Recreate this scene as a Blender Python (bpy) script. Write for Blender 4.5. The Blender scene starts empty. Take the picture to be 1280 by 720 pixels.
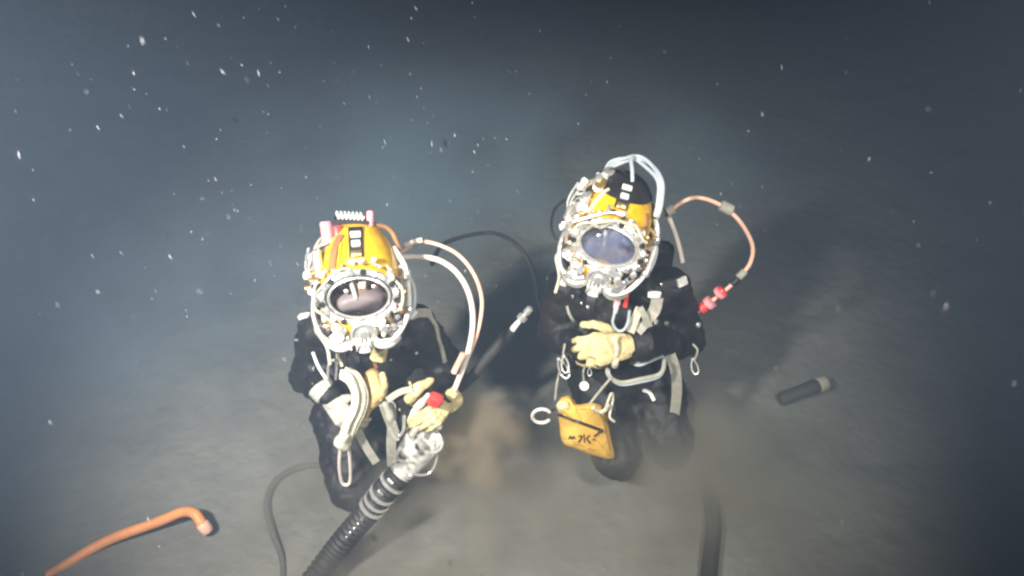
import bpy, bmesh, math, random
from mathutils import Vector, Matrix, Euler
from mathutils.bvhtree import BVHTree
from mathutils import noise as mnoise
R = math.radians
random.seed(7)
sc = bpy.context.scene
col = sc.collection

# ------------------------------------------------------------------ camera, world, lamps, exposure
CAM = Vector((0, 0, 2.76)); PITCH = R(37); FPX = 989.0
cd = bpy.data.cameras.new('camera'); cam = bpy.data.objects.new('camera', cd); col.objects.link(cam)
cam.location = CAM; cam.rotation_euler = (R(90) - PITCH, 0, 0)
cd.sensor_width = 36; cd.lens = FPX / 1280 * 36; cd.clip_start = .05; cd.clip_end = 300
cd.dof.use_dof = True; cd.dof.focus_distance = 2.85; cd.dof.aperture_fstop = 2.2
sc.camera = cam
w = bpy.data.worlds.new('World'); sc.world = w; w.use_nodes = True
nt = w.node_tree; bg = nt.nodes['Background']
sky = nt.nodes.new('ShaderNodeTexSky'); sky.sky_type = 'NISHITA'; sky.sun_disc = False
sky.sun_elevation = R(50); sky.sun_rotation = R(180)
nt.links.new(sky.outputs[0], bg.inputs[0]); bg.inputs[1].default_value = .004   # 187 m down: next to no daylight

def vehicle_lamp(loc, target, watts, size, blend=.9, color=(1, .96, .90)):
    l = bpy.data.lights.new('vehicle_lamp', 'SPOT'); l.energy = watts; l.spot_size = R(size); l.spot_blend = blend
    l.shadow_soft_size = .13; l.color = color
    o = bpy.data.objects.new('vehicle_lamp', l); col.objects.link(o); o.location = loc
    o.rotation_euler = (Vector(target) - Vector(loc)).to_track_quat('-Z', 'Y').to_euler()
vehicle_lamp((-1.35, .15, 3.05), (-.45, 2.70, .50), 1650, 62, 1.0)
vehicle_lamp((1.20, .10, 3.15), (.30, 2.70, .35), 600, 58, 1.0)
sc.view_settings.view_transform = 'Standard'; sc.view_settings.look = 'None'
sc.view_settings.exposure = -.1; sc.view_settings.gamma = 1
sc.cycles.use_denoising = True; sc.cycles.filter_width = 2.4
sc.cycles.max_bounces = 6; sc.cycles.diffuse_bounces = 2; sc.cycles.glossy_bounces = 3
sc.cycles.transparent_max_bounces = 8; sc.cycles.volume_bounces = 1
sc.cycles.volume_step_rate = 2.0; sc.cycles.volume_max_steps = 128

# ------------------------------------------------------------------ helpers
FWD = Vector((0, math.cos(PITCH), -math.sin(PITCH))); UP = Vector((0, math.sin(PITCH), math.cos(PITCH)))
def ray(px, py): return FWD + Vector((1, 0, 0)) * ((px - 640) / FPX) + UP * ((360 - py) / FPX)
def P(px, py, Y):                      # a point of the place: photograph position and distance north of the camera
    d = ray(px, py); return CAM + d * (Y / d.y)
def G(px, py, z=0):                    # the same at a height above the seabed
    d = ray(px, py); return CAM + d * ((z - CAM.z) / d.z)

def mat(name, base, rough=.5, metal=0, var=.25, scale=30, bump=0, bscale=60, spec=.5, coat=0, alt=None):
    m = bpy.data.materials.new(name); m.use_nodes = True; t = m.node_tree; b = t.nodes['Principled BSDF']
    b.inputs['Roughness'].default_value = rough; b.inputs['Metallic'].default_value = metal
    b.inputs['Specular IOR Level'].default_value = spec; b.inputs['Coat Weight'].default_value = coat
    tc = t.nodes.new('ShaderNodeTexCoord'); n = t.nodes.new('ShaderNodeTexNoise'); n.inputs['Scale'].default_value = scale
    n.inputs['Detail'].default_value = 5; t.links.new(tc.outputs['Object'], n.inputs['Vector'])
    r = t.nodes.new('ShaderNodeValToRGB'); r.color_ramp.elements[0].position = .3; r.color_ramp.elements[1].position = .7
    a = alt or tuple(c * (1 - var) for c in base); r.color_ramp.elements[0].color = (*a, 1); r.color_ramp.elements[1].color = (*base, 1)
    t.links.new(n.outputs['Fac'], r.inputs[0]); t.links.new(r.outputs[0], b.inputs['Base Color'])
    if bump:
        n2 = t.nodes.new('ShaderNodeTexNoise'); n2.inputs['Scale'].default_value = bscale; n2.inputs['Detail'].default_value = 4
        t.links.new(tc.outputs['Object'], n2.inputs['Vector'])
        bp = t.nodes.new('ShaderNodeBump'); bp.inputs['Strength'].default_value = bump; bp.inputs['Distance'].default_value = .01
        t.links.new(n2.outputs['Fac'], bp.inputs['Height']); t.links.new(bp.outputs[0], b.inputs['Normal'])
    return m
M = dict(
    suit=mat('black_suit', (.012, .0105, .010), .6, scale=6, bump=.7, bscale=38, spec=.4, alt=(.005, .0045, .0047)),
    dark=mat('black_rubber', (.018, .017, .017), .5, var=.3, bump=.2),
    yellow=mat('yellow_shell', (.84, .50, .010), .24, scale=30, alt=(.60, .31, .01), coat=.12),
    chrome=mat('chrome_metal', (.90, .88, .82), .27, .75, var=.15, scale=60),
    brass=mat('brass', (.62, .42, .16), .32, .8, var=.25, scale=50),
    white=mat('white_plastic', (.82, .80, .74), .4, var=.15),
    red=mat('red_plastic', (.70, .055, .045), .4, var=.2),
    pink=mat('faded_red_plastic', (.85, .33, .34), .4, var=.15),
    leather=mat('brown_leather', (.33, .16, .05), .6, var=.35, bump=.3),
    cream=mat('cream_webbing', (.76, .71, .52), .75, var=.35, scale=22, bump=.6, bscale=150),
    greyweb=mat('grey_webbing', (.42, .40, .32), .75, var=.3, scale=45, bump=.5, bscale=260),
    tan=mat('tan_glove', (.72, .50, .20), .7, var=.5, scale=18, bump=.4, bscale=90),
    glove=mat('pale_glove', (.74, .64, .31), .7, scale=11, bump=.8, bscale=70, alt=(.42, .33, .15)),
    greyglove=mat('grey_glove', (.45, .43, .36), .7, var=.25, scale=22, bump=.4, bscale=90),
    hosewhite=mat('white_hose', (.80, .70, .60), .4, var=.18, scale=25),
    hosepink=mat('orange_hose', (.84, .50, .35), .4, var=.18, scale=25),
    hosegrey=mat('grey_hose', (.45, .50, .52), .4, var=.18, scale=25),
    mudhose=mat('silted_hose', (.12, .118, .10), .9, var=.5, scale=8, bump=.4),
    umb=mat('muddy_black_hose', (.03, .029, .027), .6, var=.4, scale=20, bump=.4, bscale=60),
    bag=mat('yellow_bag_fabric', (.82, .50, .09), .7, scale=9, bump=.7, bscale=22, alt=(.62, .34, .05)),
    orange=mat('orange_rubber', (.88, .33, .10), .45, var=.25, scale=20),
    skin=mat('skin', (.55, .36, .26), .55, var=.15, scale=20, bump=.1),
    maskrub=mat('mask_rubber', (.30, .235, .235), .5, var=.2),
    lining=mat('helmet_lining', (.55, .50, .42), .8, var=.2),
    eye=mat('eye_white', (.8, .78, .74), .2, var=.03), iris=mat('iris', (.04, .03, .02), .2),
    snow=mat('marine_flakes', (.36, .35, .36), .9, var=.3, scale=3),
    pipe=mat('muddy_pipe', (.045, .046, .040), .7, var=.4, bump=.3),
    palecap=mat('pale_cap', (.50, .47, .36), .6, var=.2),
)
def glassmat(name, tint, amount):
    m = bpy.data.materials.new(name); m.use_nodes = True; t = m.node_tree; t.nodes.remove(t.nodes['Principled BSDF'])
    out = t.nodes['Material Output']; tr = t.nodes.new('ShaderNodeBsdfTransparent'); tr.inputs[0].default_value = (*tint, 1)
    gl = t.nodes.new('ShaderNodeBsdfGlossy'); gl.inputs['Roughness'].default_value = .12
    fr = t.nodes.new('ShaderNodeFresnel'); fr.inputs[0].default_value = 1.45
    ad = t.nodes.new('ShaderNodeMath'); ad.operation = 'ADD'; ad.inputs[1].default_value = amount; ad.use_clamp = True
    mx = t.nodes.new('ShaderNodeMixShader'); t.links.new(fr.outputs[0], ad.inputs[0]); t.links.new(ad.outputs[0], mx.inputs[0])
    t.links.new(tr.outputs[0], mx.inputs[1]); t.links.new(gl.outputs[0], mx.inputs[2]); t.links.new(mx.outputs[0], out.inputs[0])
    return m
M['port'] = glassmat('port_glass', (.86, .88, .88), .04)
def blue_sheen():  # bluish reflection put into the glass colour and its patchy alpha
    m = bpy.data.materials.new('blue_sheen_port_glass'); m.use_nodes = True; t = m.node_tree; b = t.nodes['Principled BSDF']
    b.inputs['Base Color'].default_value = (.12, .145, .22, 1); b.inputs['Roughness'].default_value = .22; b.inputs['Specular IOR Level'].default_value = .9
    tc = t.nodes.new('ShaderNodeTexCoord'); n = t.nodes.new('ShaderNodeTexNoise'); n.inputs['Scale'].default_value = 22
    t.links.new(tc.outputs['Object'], n.inputs['Vector'])
    r = t.nodes.new('ShaderNodeMapRange'); r.inputs[1].default_value = .35; r.inputs[2].default_value = .65; r.inputs[3].default_value = .25; r.inputs[4].default_value = .85
    t.links.new(n.outputs['Fac'], r.inputs[0]); t.links.new(r.outputs[0], b.inputs['Alpha'])
    return m
M['portblue'] = blue_sheen()
def hazyplastic():
    m = bpy.data.materials.new('cloudy_clear_plastic'); m.use_nodes = True; t = m.node_tree; b = t.nodes['Principled BSDF']
    b.inputs['Base Color'].default_value = (.78, .76, .68, 1); b.inputs['Roughness'].default_value = .16
    tc = t.nodes.new('ShaderNodeTexCoord'); n = t.nodes.new('ShaderNodeTexNoise'); n.inputs['Scale'].default_value = 18
    t.links.new(tc.outputs['Object'], n.inputs['Vector'])
    r = t.nodes.new('ShaderNodeMapRange'); r.inputs[1].default_value = .42; r.inputs[2].default_value = .62; r.inputs[3].default_value = .0; r.inputs[4].default_value = .7
    t.links.new(n.outputs['Fac'], r.inputs[0]); t.links.new(r.outputs[0], b.inputs['Alpha'])
    return m
M['cloudy'] = hazyplastic()

def spline(pts, n=8):
    """Catmull-Rom through the points (vectors of any size)."""
    pts = [Vector(p) for p in pts]
    if len(pts) < 3:
        return [pts[0].lerp(pts[1], i / n) for i in range(n + 1)]
    e = [pts[0] * 2 - pts[1]] + pts + [pts[-1] * 2 - pts[-2]]
    out = []
    for i in range(1, len(e) - 2):
        a, b, c, d = e[i - 1:i + 3]
        for k in range(n):
            t = k / n
            out.append(.5 * ((2 * b) + (c - a) * t + (2 * a - 5 * b + 4 * c - d) * t * t + (3 * b - a - 3 * c + d) * t ** 3))
    out.append(pts[-1]); return out

class MB:
    def __init__(s): s.v = []; s.f = []
    def add(s, vs, fs):
        o = len(s.v); s.v += [Vector(v) for v in vs]; s.f += [tuple(i + o for i in f) for f in fs]; return s
    def rings(s, rings, cap=True, closed=False):
        n = len(rings[0]); vs = [p for r in rings for p in r]; fs = []
        m = len(rings)
        for i in range(m if closed else m - 1):
            for j in range(n):
                a = i * n + j; b = i * n + (j + 1) % n; c = ((i + 1) % m) * n + (j + 1) % n; d = ((i + 1) % m) * n + j
                fs.append((a, b, c, d))
        if cap and not closed:
            fs.append(tuple(range(n - 1, -1, -1))); fs.append(tuple((m - 1) * n + j for j in range(n)))
        return s.add(vs, fs)
    def tube(s, path, r, n=10, cap=True, closed=False):
        path = [Vector(p) for p in path]; m = len(path)
        rad = r if callable(r) else ((lambda t: r) if not isinstance(r, (list, tuple)) else (lambda t: r[0] + (r[-1] - r[0]) * t))
        rings = []; ref = None
        for i, p in enumerate(path):
            if closed: t = path[(i + 1) % m] - path[i - 1]
            else: t = path[min(i + 1, m - 1)] - path[max(i - 1, 0)]
            t.normalize()
            if ref is None:
                ref = t.orthogonal().normalized()
            ref = (ref - t * ref.dot(t)).normalized(); b = t.cross(ref)
            k = rad(i / max(1, m - 1))
            rings.append([p + (ref * math.cos(a) + b * math.sin(a)) * k for a in (2 * math.pi * j / n for j in range(n))])
        return s.rings(rings, cap, closed)
    def lathe(s, prof, loc, axis, n=14):
        """prof: (radius, height along axis)"""
        axis = Vector(axis).normalized(); u = axis.orthogonal().normalized(); v = axis.cross(u); loc = Vector(loc)
        return s.rings([[loc + axis * h + (u * math.cos(a) + v * math.sin(a)) * max(r, 1e-4) for a in (2 * math.pi * j / n for j in range(n))] for r, h in prof])
    def ball(s, c, r, n=14, m=9, rot=None):
        c = Vector(c); r = Vector(r) if not isinstance(r, (int, float)) else Vector((r, r, r)); rings = []
        for i in range(m + 1):
            th = math.pi * (i + .02) / (m + .04)
            ring = []
            for j in range(n):
                a = 2 * math.pi * j / n
                q = Vector((r.x * math.sin(th) * math.cos(a), r.y * math.sin(th) * math.sin(a), -r.z * math.cos(th)))
                ring.append(c + (rot @ q if rot else q))
            rings.append(ring)
        return s.rings(rings)
    def capsule(s, a, b, r1, r2, n=12):
        a = Vector(a); b = Vector(b); d = b - a; L = d.length
        pr = [(r1 * math.sin(t), -r1 * math.cos(t)) for t in (0.1, .5, 1.0, 1.4)] + [(r2 * math.cos(t), L + r2 * math.sin(t)) for t in (.17, .57, 1.07, 1.47)]
        return s.lathe(pr, a, d, n)
    def box(s, c, size, rot=None, bev=.15):
        c = Vector(c); h = Vector(size) / 2; b = min(h) * bev * 2; rings = []
        for z, k in ((-h.z, 0), (-h.z + b, 1), (h.z - b, 1), (h.z, 0)):
            i = b * (1 - k); x = h.x - i; y = h.y - i; e = b
            ring = [Vector((x - e, y, z)), Vector((-x + e, y, z)), Vector((-x, y - e, z)), Vector((-x, -y + e, z)), Vector((-x + e, -y, z)), Vector((x - e, -y, z)), Vector((x, -y + e, z)), Vector((x, y - e, z))]
            rings.append([c + (rot @ q if rot else q) for q in ring])
        return s.rings(rings)
    def ribbon(s, path, normals, width, thick):
        rings = []; m = len(path)
        for i, p in enumerate(path):
            t = (path[min(i + 1, m - 1)] - path[max(i - 1, 0)]).normalized(); nn = normals[i]
            nn = (nn - t * nn.dot(t)).normalized(); sd = t.cross(nn) * width / 2; h = nn * thick / 2
            rings.append([p + sd + h, p - sd + h, p - sd - h, p + sd - h])
        return s.rings(rings)
    def build(s, name, m, parent=None, origin=None, smooth=True):
        me = bpy.data.meshes.new(name)
        o0 = Vector(origin) if origin is not None else Vector((0, 0, 0))
        me.from_pydata([v - o0 for v in s.v], [], s.f)
        bm = bmesh.new(); bm.from_mesh(me); bmesh.ops.recalc_face_normals(bm, faces=bm.faces); bm.to_mesh(me); bm.free()
        if smooth:
            for p in me.polygons: p.use_smooth = True
            try: me.set_sharp_from_angle(angle=R(42))
            except Exception: pass
        me.materials.append(M[m] if isinstance(m, str) else m)
        o = bpy.data.objects.new(name, me); col.objects.link(o)
        if parent: o.parent = parent
        elif origin is not None: o.location = o0
        return o

def tag(o, label=None, cat=None, group=None, kind=None):
    if label: o['label'] = label
    if cat: o['category'] = cat
    if group: o['group'] = group
    if kind: o['kind'] = kind
    return o
def empty(name, loc):
    o = bpy.data.objects.new(name, None); o.empty_display_size = .1; o.location = loc; col.objects.link(o); return o
def remesh(mb, voxel, smooth_it, wrinkle=None):
    """Melt overlapping shapes into one continuous surface; returns an MB."""
    o = mb.build('tmp', 'suit', smooth=False)
    m = o.modifiers.new('r', 'REMESH'); m.mode = 'VOXEL'; m.voxel_size = voxel
    k = o.modifiers.new('s', 'SMOOTH'); k.factor = .5; k.iterations = smooth_it
    dg = bpy.context.evaluated_depsgraph_get(); ev = o.evaluated_get(dg); me = ev.to_mesh()
    out = MB(); nrm = [v.normal.copy() for v in me.vertices]; vs = [v.co.copy() for v in me.vertices]; fs = [tuple(p.vertices) for p in me.polygons]
    if wrinkle:
        vs = [v + n * wrinkle(v) for v, n in zip(vs, nrm)]
    out.v = vs; out.f = fs; ev.to_mesh_clear(); me0 = o.data; bpy.data.objects.remove(o); bpy.data.meshes.remove(me0)
    return out
def bvh_of(mb): return BVHTree.FromPolygons([tuple(v) for v in mb.v], mb.f)

# ------------------------------------------------------------------ the setting
def seabed():
    mb = MB(); xs = []; 
    def axis(c, half):
        a = [c + s * half * (abs(t) ** 2.4) for t, s in ((i / 60, 1 if i >= 0 else -1) for i in range(-60, 61))]
        return a
    xs = axis(0, 40); ys = axis(2.4, 40); n = len(xs); vs = []
    for y in ys:
        for x in xs:
            z = .05 * mnoise.noise(Vector((x * .9, y * .9, 1))) + .022 * mnoise.noise(Vector((x * 3.1, y * 3.1, 5))) + .008 * mnoise.noise(Vector((x * 9, y * 9, 9)))
            vs.append((x, y, z - .02))
    fs = [(j * n + i, j * n + i + 1, (j + 1) * n + i + 1, (j + 1) * n + i) for j in range(n - 1) for i in range(n - 1)]
    mb.add(vs, fs)
    m = mat('silty_mud', (.212, .212, .178), .95, scale=2.2, bump=.9, bscale=11, spec=.1, alt=(.155, .15, .135))
    for n_ in m.node_tree.nodes:
        if n_.type == 'BUMP': n_.inputs['Distance'].default_value = .022
        if n_.type == 'TEX_NOISE': n_.inputs['Detail'].default_value = 8
    o = mb.build('seabed', m); tag(o, kind='structure')
seabed()

def haze():
    mb = MB().box((0, 2, 1.9), (84, 84, 6.2), bev=0.001)
    m = bpy.data.materials.new('water_haze'); m.use_nodes = True; t = m.node_tree; t.nodes.remove(t.nodes['Principled BSDF'])
    v = t.nodes.new('ShaderNodeVolumePrincipled'); v.inputs['Color'].default_value = (.52, .70, .95, 1)
    v.inputs['Density'].default_value = .060; v.inputs['Anisotropy'].default_value = .15
    t.links.new(v.outputs[0], t.nodes['Material Output'].inputs['Volume'])
    o = mb.build('haze', m, smooth=False); tag(o, 'grey green hazy sea water filling the whole scene', 'haze', kind='stuff')
haze()

def silt_or_glow_cloud(c, r, dens, color, label, seed, scale=3.2):
    mb = MB().ball((0, 0, 0), r, 20, 12)
    m = bpy.data.materials.new('silt'); m.use_nodes = True; t = m.node_tree; t.nodes.remove(t.nodes['Principled BSDF'])
    v = t.nodes.new('ShaderNodeVolumePrincipled'); v.inputs['Color'].default_value = (*color, 1); v.inputs['Anisotropy'].default_value = .1
    tc = t.nodes.new('ShaderNodeTexCoord'); n = t.nodes.new('ShaderNodeTexNoise'); n.noise_dimensions = '4D'; n.inputs['W'].default_value = seed
    n.inputs['Scale'].default_value = scale; n.inputs['Detail'].default_value = 2; t.links.new(tc.outputs['Object'], n.inputs['Vector'])
    mp = t.nodes.new('ShaderNodeMapping'); mp.inputs['Scale'].default_value = (1 / r[0], 1 / r[1], 1 / r[2]); t.links.new(tc.outputs['Object'], mp.inputs['Vector'])
    ln = t.nodes.new('ShaderNodeVectorMath'); ln.operation = 'LENGTH'; t.links.new(mp.outputs[0], ln.inputs[0])
    f = t.nodes.new('ShaderNodeMapRange'); f.inputs[1].default_value = 1; f.inputs[2].default_value = .2; f.interpolation_type = 'SMOOTHSTEP'; t.links.new(ln.outputs['Value'], f.inputs[0])
    g = t.nodes.new('ShaderNodeMapRange'); g.inputs[1].default_value = .38; g.inputs[2].default_value = .68; g.inputs[3].default_value = 0; t.links.new(n.outputs['Fac'], g.inputs[0])
    x = t.nodes.new('ShaderNodeMath'); x.operation = 'MULTIPLY'; t.links.new(f.outputs[0], x.inputs[0]); t.links.new(g.outputs[0], x.inputs[1])
    y = t.nodes.new('ShaderNodeMath'); y.operation = 'MULTIPLY'; y.inputs[1].default_value = dens; t.links.new(x.outputs[0], y.inputs[0])
    t.links.new(y.outputs[0], v.inputs['Density']); t.links.new(v.outputs[0], t.nodes['Material Output'].inputs['Volume'])
    o = mb.build('silt_or_glow_cloud', m); o.location = c; tag(o, label, 'silt', kind='stuff')
silt_or_glow_cloud((-.15, 2.12, .42), (.26, .25, .24), 19, (.70, .60, .44), 'brown silt puff rising beside the clear suction nozzle', 3.1, 6.5)
silt_or_glow_cloud((-.42, 2.02, .10), (.85, .55, .30), 10, (.66, .62, .53), 'grey silt stirred up around the knees of the left diver', 1.7, 2.6)
silt_or_glow_cloud((.66, 2.22, .12), (.85, .62, .36), 10, (.62, .60, .50), 'grey silt stirred up around the knees of the right diver', 8.2, 2.6)

silt_or_glow_cloud(tuple(P(560, 250, 4.6)), (3.0, 1.5, 1.0), 1.5, (.56, .80, .90), 'faint teal cloud added to make the water glow behind the two divers', 5.5, 1.3)  # teal volume added for a lit glow behind the divers
silt_or_glow_cloud(tuple(P(240, 400, 3.2)), (1.2, .9, .7), 1.5, (.64, .80, .94), 'faint pale cloud added to brighten the water left of the left diver', 12.5, 1.9)  # pale volume added to lighten the water on the left
silt_or_glow_cloud(tuple(P(1010, 560, 2.5)), (.8, .6, .4), 1.5, (.62, .72, .60), 'faint greenish silt cloud low over the seabed at far right', 15.5, 2.2)

# ------------------------------------------------------------------ helmet
def helmet(person, base, centre, rot, kind):
    H = None
    secs = [(-.155, .015, .100, .108), (-.12, .015, .118, .122), (-.06, .012, .130, .138), (0, .010, .132, .144), (.05, .012, .128, .146), (.095, .018, .116, .138),
            (.135, .026, .095, .118), (.165, .032, .070, .088), (.183, .036, .042, .052), (.190, .038, .012, .016)]
    sm = spline([Vector((a, b, c)) for a, b, c, d in secs], 3); sm2 = spline([Vector((a, b, d)) for a, b, c, d in secs], 3)
    n = 40; rings = []
    for q, q2 in zip(sm, sm2):
        ring = []
        for j in range(n):
            a = 2 * math.pi * j / n; ca, sa = math.cos(a), math.sin(a)
            ex = .92
            ring.append(Vector((q.z * math.copysign(abs(ca) ** ex, ca), q.y + q2.z * math.copysign(abs(sa) ** ex, sa), q.x)))
        rings.append(ring)
    full = MB().rings(rings); tree = bvh_of(full)
    sh = MB(); sh.v = full.v
    def inhole(f):
        c = sum((full.v[i] for i in f), Vector()) / len(f)
        return c.y < 0 and (c.x / .108) ** 2 + (c.z / .080) ** 2 < 1
    sh.f = [f for f in full.f if not inhole(f)]
    H = sh.build('helmet', 'yellow', person)
    H.location = Vector(centre) - base; H.rotation_euler = rot
    tag(H, 'yellow diving helmet with chrome fittings')
    def on(d, off=0, org=(0, .02, 0)):
        d = Vector(d).normalized(); org = Vector(org); h = tree.ray_cast(org + d * .6, -d)
        return h[0] + h[1] * off, h[1]
    def strip(name, m, dirs, width, thick, org=(0, .02, 0)):
        pn = [on(d, thick * .5, org) for d in spline(dirs, 6)]
        return MB().ribbon([p for p, _ in pn], [q for _, q in pn], width, thick).build(name, m, H)
    # port frame, ring, bolts, glass
    def ell(y, rx, rz, k=40): return [Vector((rx * math.cos(2 * math.pi * j / k), y, rz * math.sin(2 * math.pi * j / k))) for j in range(k)]
    MB().rings([ell(-.05, .126, .098), ell(-.10, .130, .100), ell(-.146, .127, .097), ell(-.152, .122, .092), ell(-.152, .104, .075), ell(-.09, .100, .072)], cap=False).build('port_frame', 'yellow', H)
    MB().tube(ell(-.158, .1145, .0845, 48), .0105, 10, closed=True).build('port_ring', 'chrome', H)
    MB().tube(ell(-.1655, .095, .0665, 48), .0045, 8, closed=True).build('port_bezel', 'chrome', H)
    MB().rings([ell(-.155, .110, .080), ell(-.160, .110, .080), ell(-.163, .094, .0655), ell(-.155, .092, .064)], cap=False).build('port_gasket', 'dark' if kind == 'a' else 'greyweb', H)
    rq = random.Random(21 if kind == 'a' else 22)
    for j in range(30):
        a = 2 * math.pi * (j + rq.uniform(-.3, .3)) / 30; k = rq.uniform(1.0, 1.16)
        L = rq.uniform(.006, .02); ax = Vector((math.cos(a) * rq.uniform(-.5, 1), -1, math.sin(a) * rq.uniform(-.5, 1)))
        r_ = rq.uniform(.004, .009)
        MB().lathe([(r_, -.02), (r_, L * .5), (r_ * 1.35, L * .55), (r_ * 1.35, L), (r_ * .6, L + .003)], (.126 * k * math.cos(a), -.150 + .05 * (k - 1) * 4, .097 * k * math.sin(a)), ax, 8).build('ring_fitting', rq.choice(['chrome', 'chrome', 'white', 'dark', 'brass', 'cream']), H)
    if kind == 'b':
        for k, (a0, a1, f, y, m_) in enumerate(((60, 175, 1.06, -.168, 'cream'), (85, 200, 1.22, -.150, 'chrome'), (100, 150, .86, -.172, 'greyweb'), (30, 95, 1.14, -.158, 'cream'))):
            MB().tube([Vector((.118 * f * math.cos(R(a0 + (a1 - a0) * t)), y - .012 * math.sin(t * 3.14), .088 * f * math.sin(R(a0 + (a1 - a0) * t)) + .008 * math.sin(t * 9 + k))) for t in (i / 14 for i in range(15))], .0052, 8).build('face_hose', m_, H)
    else:
        for k, (a0, a1, f, y, m_) in enumerate(((100, 185, 1.12, -.160, 'chrome'), (150, 235, 1.2, -.150, 'cream'), (-40, 30, 1.16, -.155, 'cream'))):
            MB().tube([Vector((.118 * f * math.cos(R(a0 + (a1 - a0) * t)), y - .012 * math.sin(t * 3.14), .088 * f * math.sin(R(a0 + (a1 - a0) * t)) + .007 * math.sin(t * 9 + k))) for t in (i / 14 for i in range(15))], .0045, 8).build('face_hose', m_, H)
    for j in range(20):
        a = 2 * math.pi * (j + .5) / 20
        MB().lathe([(.0098, 0), (.0098, .008), (.007, .011), (0, .0112)], (.1175 * math.cos(a), -.164, .0865 * math.sin(a)), (0, -1, 0), 8).build('bolt', 'dark' if j % 3 == 1 else 'chrome' if j % 3 else 'white', H)
    g = MB(); rr = [(1, -.156), (.8, -.160), (.5, -.1635), (.2, -.165)]
    g.rings([[Vector((.096 * k * math.cos(2 * math.pi * j / 36), y, .067 * k * math.sin(2 * math.pi * j / 36))) for j in range(36)] for k, y in rr])
    g.f = [f for f in g.f if len(f) < 30 or 0] + [tuple(3 * 36 + j for j in range(36))]
    g.build('face_port', 'port' if kind == 'a' else 'portblue', H)
    MB().rings([ell(-.10, .112, .085), ell(-.02, .112, .088), ell(.06, .09, .075), ell(.10, .05, .04), ell(.11, .01, .01)], cap=False).build('lining', 'lining' if kind == 'a' else 'dark', H)
    # chin, regulator, whiskers
    MB().ball((0, -.105, -.108), (.092, .066, .052), 20, 12).build('chin_block', 'yellow', H)
    MB().lathe([(.030, -.05), (.040, -.03), (.043, 0), (.043, .014), (.038, .019), (.034, .019), (.034, .013), (.016, .014), (.016, .022), (.0135, .025), (0, .0255)], (.006, -.165, -.118), (0, -1, -.12), 22).build('regulator', 'chrome', H)
    for sx in (-1, 1):
        MB().tube(spline([(sx * .03, -.15, -.15), (sx * .055, -.155, -.168), (sx * .085, -.14, -.172), (sx * .105, -.115, -.160)], 5), lambda t: .014 + .008 * t, 10).build('exhaust_whisker', 'white' if kind == 'a' else 'chrome', H)
        MB().lathe([(.010, 0), (.014, .004), (.014, .018), (.011, .022)], (sx * .062 + .004, -.166, -.105), (sx * .3, -1, 0), 10).build('knob', 'chrome', H)
    MB().lathe([(.024, 0), (.024, .012), (.018, .016), (.02, .028), (.012, .032)], (.006, -.16, -.162), (0, -.5, -1), 12).build('exhaust_valve', 'white', H)
    cage = MB()
    for x in (-.02, -.007, .007, .02): cage.tube(spline([(x, -.178, -.135), (x, -.19, -.155), (x, -.175, -.178)], 4), .0032, 6)
    cage.build('valve_guard', 'chrome', H)
    MB().box((.052, -.168, -.085), (.05, .02, .028), Matrix.Rotation(.2, 3, 'Y')).build('nose_clearing_block', 'white' if kind == 'a' else 'chrome', H)
    # bent tube and hoses round the face
    MB().tube(spline([(-.128, -.03, .01), (-.150, -.075, -.035), (-.150, -.11, -.085), (-.125, -.145, -.135), (-.08, -.165, -.148), (-.04, -.172, -.13)], 6), .0085, 10).build('bent_tube', 'chrome', H)
    MB().tube(spline([(.118, .02, .10), (.150, -.03, .05), (.158, -.075, -.02), (.150, -.11, -.085), (.115, -.145, -.14), (.07, -.165, -.16), (.04, -.165, -.15)], 6), .009, 10).build('side_hose', 'white', H)
    for z, y in ((.03, -.05), (-.075, -.105)):
        MB().lathe([(.013, -.012), (.015, -.008), (.015, .008), (.013, .012)], (.155, y, z), (0, -.4, -1), 10).build('hose_collar', 'chrome', H)
    MB().tube(spline([(.145, .03, .02), (.175, 0, -.03), (.172, -.03, -.10), (.14, -.04, -.15)], 6), .007, 8).build('thin_hose', 'hosegrey', H)
    MB().tube(spline([(-.14, -.08, -.10), (-.15, -.09, -.13), (-.12, -.10, -.19), (-.115, -.11, -.25)], 6), .006, 8).build('thin_hose', 'cream', H)
    # side block: knobs and fittings on the wearer's right
    sb = MB().box((-.142, 0, -.005), (.03, .07, .045)).build('side_block', 'chrome', H)
    rs = random.Random(3 if kind == 'a' else 5)
    def fitting(p, ax, s_, m, name='valve_knob'):
        pr = rs.choice(([(.008, -.02), (.008, .006), (.015, .008), (.016, .018), (.012, .022), (.006, .023), (.006, .032), (.002, .034)],
                        [(.011, -.02), (.011, .012), (.008, .014), (.008, .026), (.012, .028), (.012, .040), (.004, .043)],
                        [(.006, -.02), (.006, .010), (.018, .012), (.019, .017), (.018, .022), (.005, .024)]))
        MB().lathe([(a * s_, b * s_) for a, b in pr], p, ax, 10).build(name, m, H)
    nf = 24 if kind == 'a' else 34
    for k in range(nf):
        el = rs.uniform(-25, 42) if kind == 'a' else -20 + 92 * (k + .5) / nf
        az = rs.uniform(-150, -205) if kind == 'a' else rs.uniform(-140, -200)
        d = (math.cos(R(az)) * math.cos(R(el)), math.sin(R(az)) * math.cos(R(el)) * -1 if az < -180 else math.sin(R(az)) * math.cos(R(el)), math.sin(R(el)))
        p, nn = on(d, .004); ax = nn + Vector((rs.uniform(-.5, .5), rs.uniform(-.8, .2), rs.uniform(-.5, .6)))
        fitting(p, ax, rs.uniform(.75, 1.2), rs.choice(['chrome', 'chrome', 'chrome', 'white', 'brass']))
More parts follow.
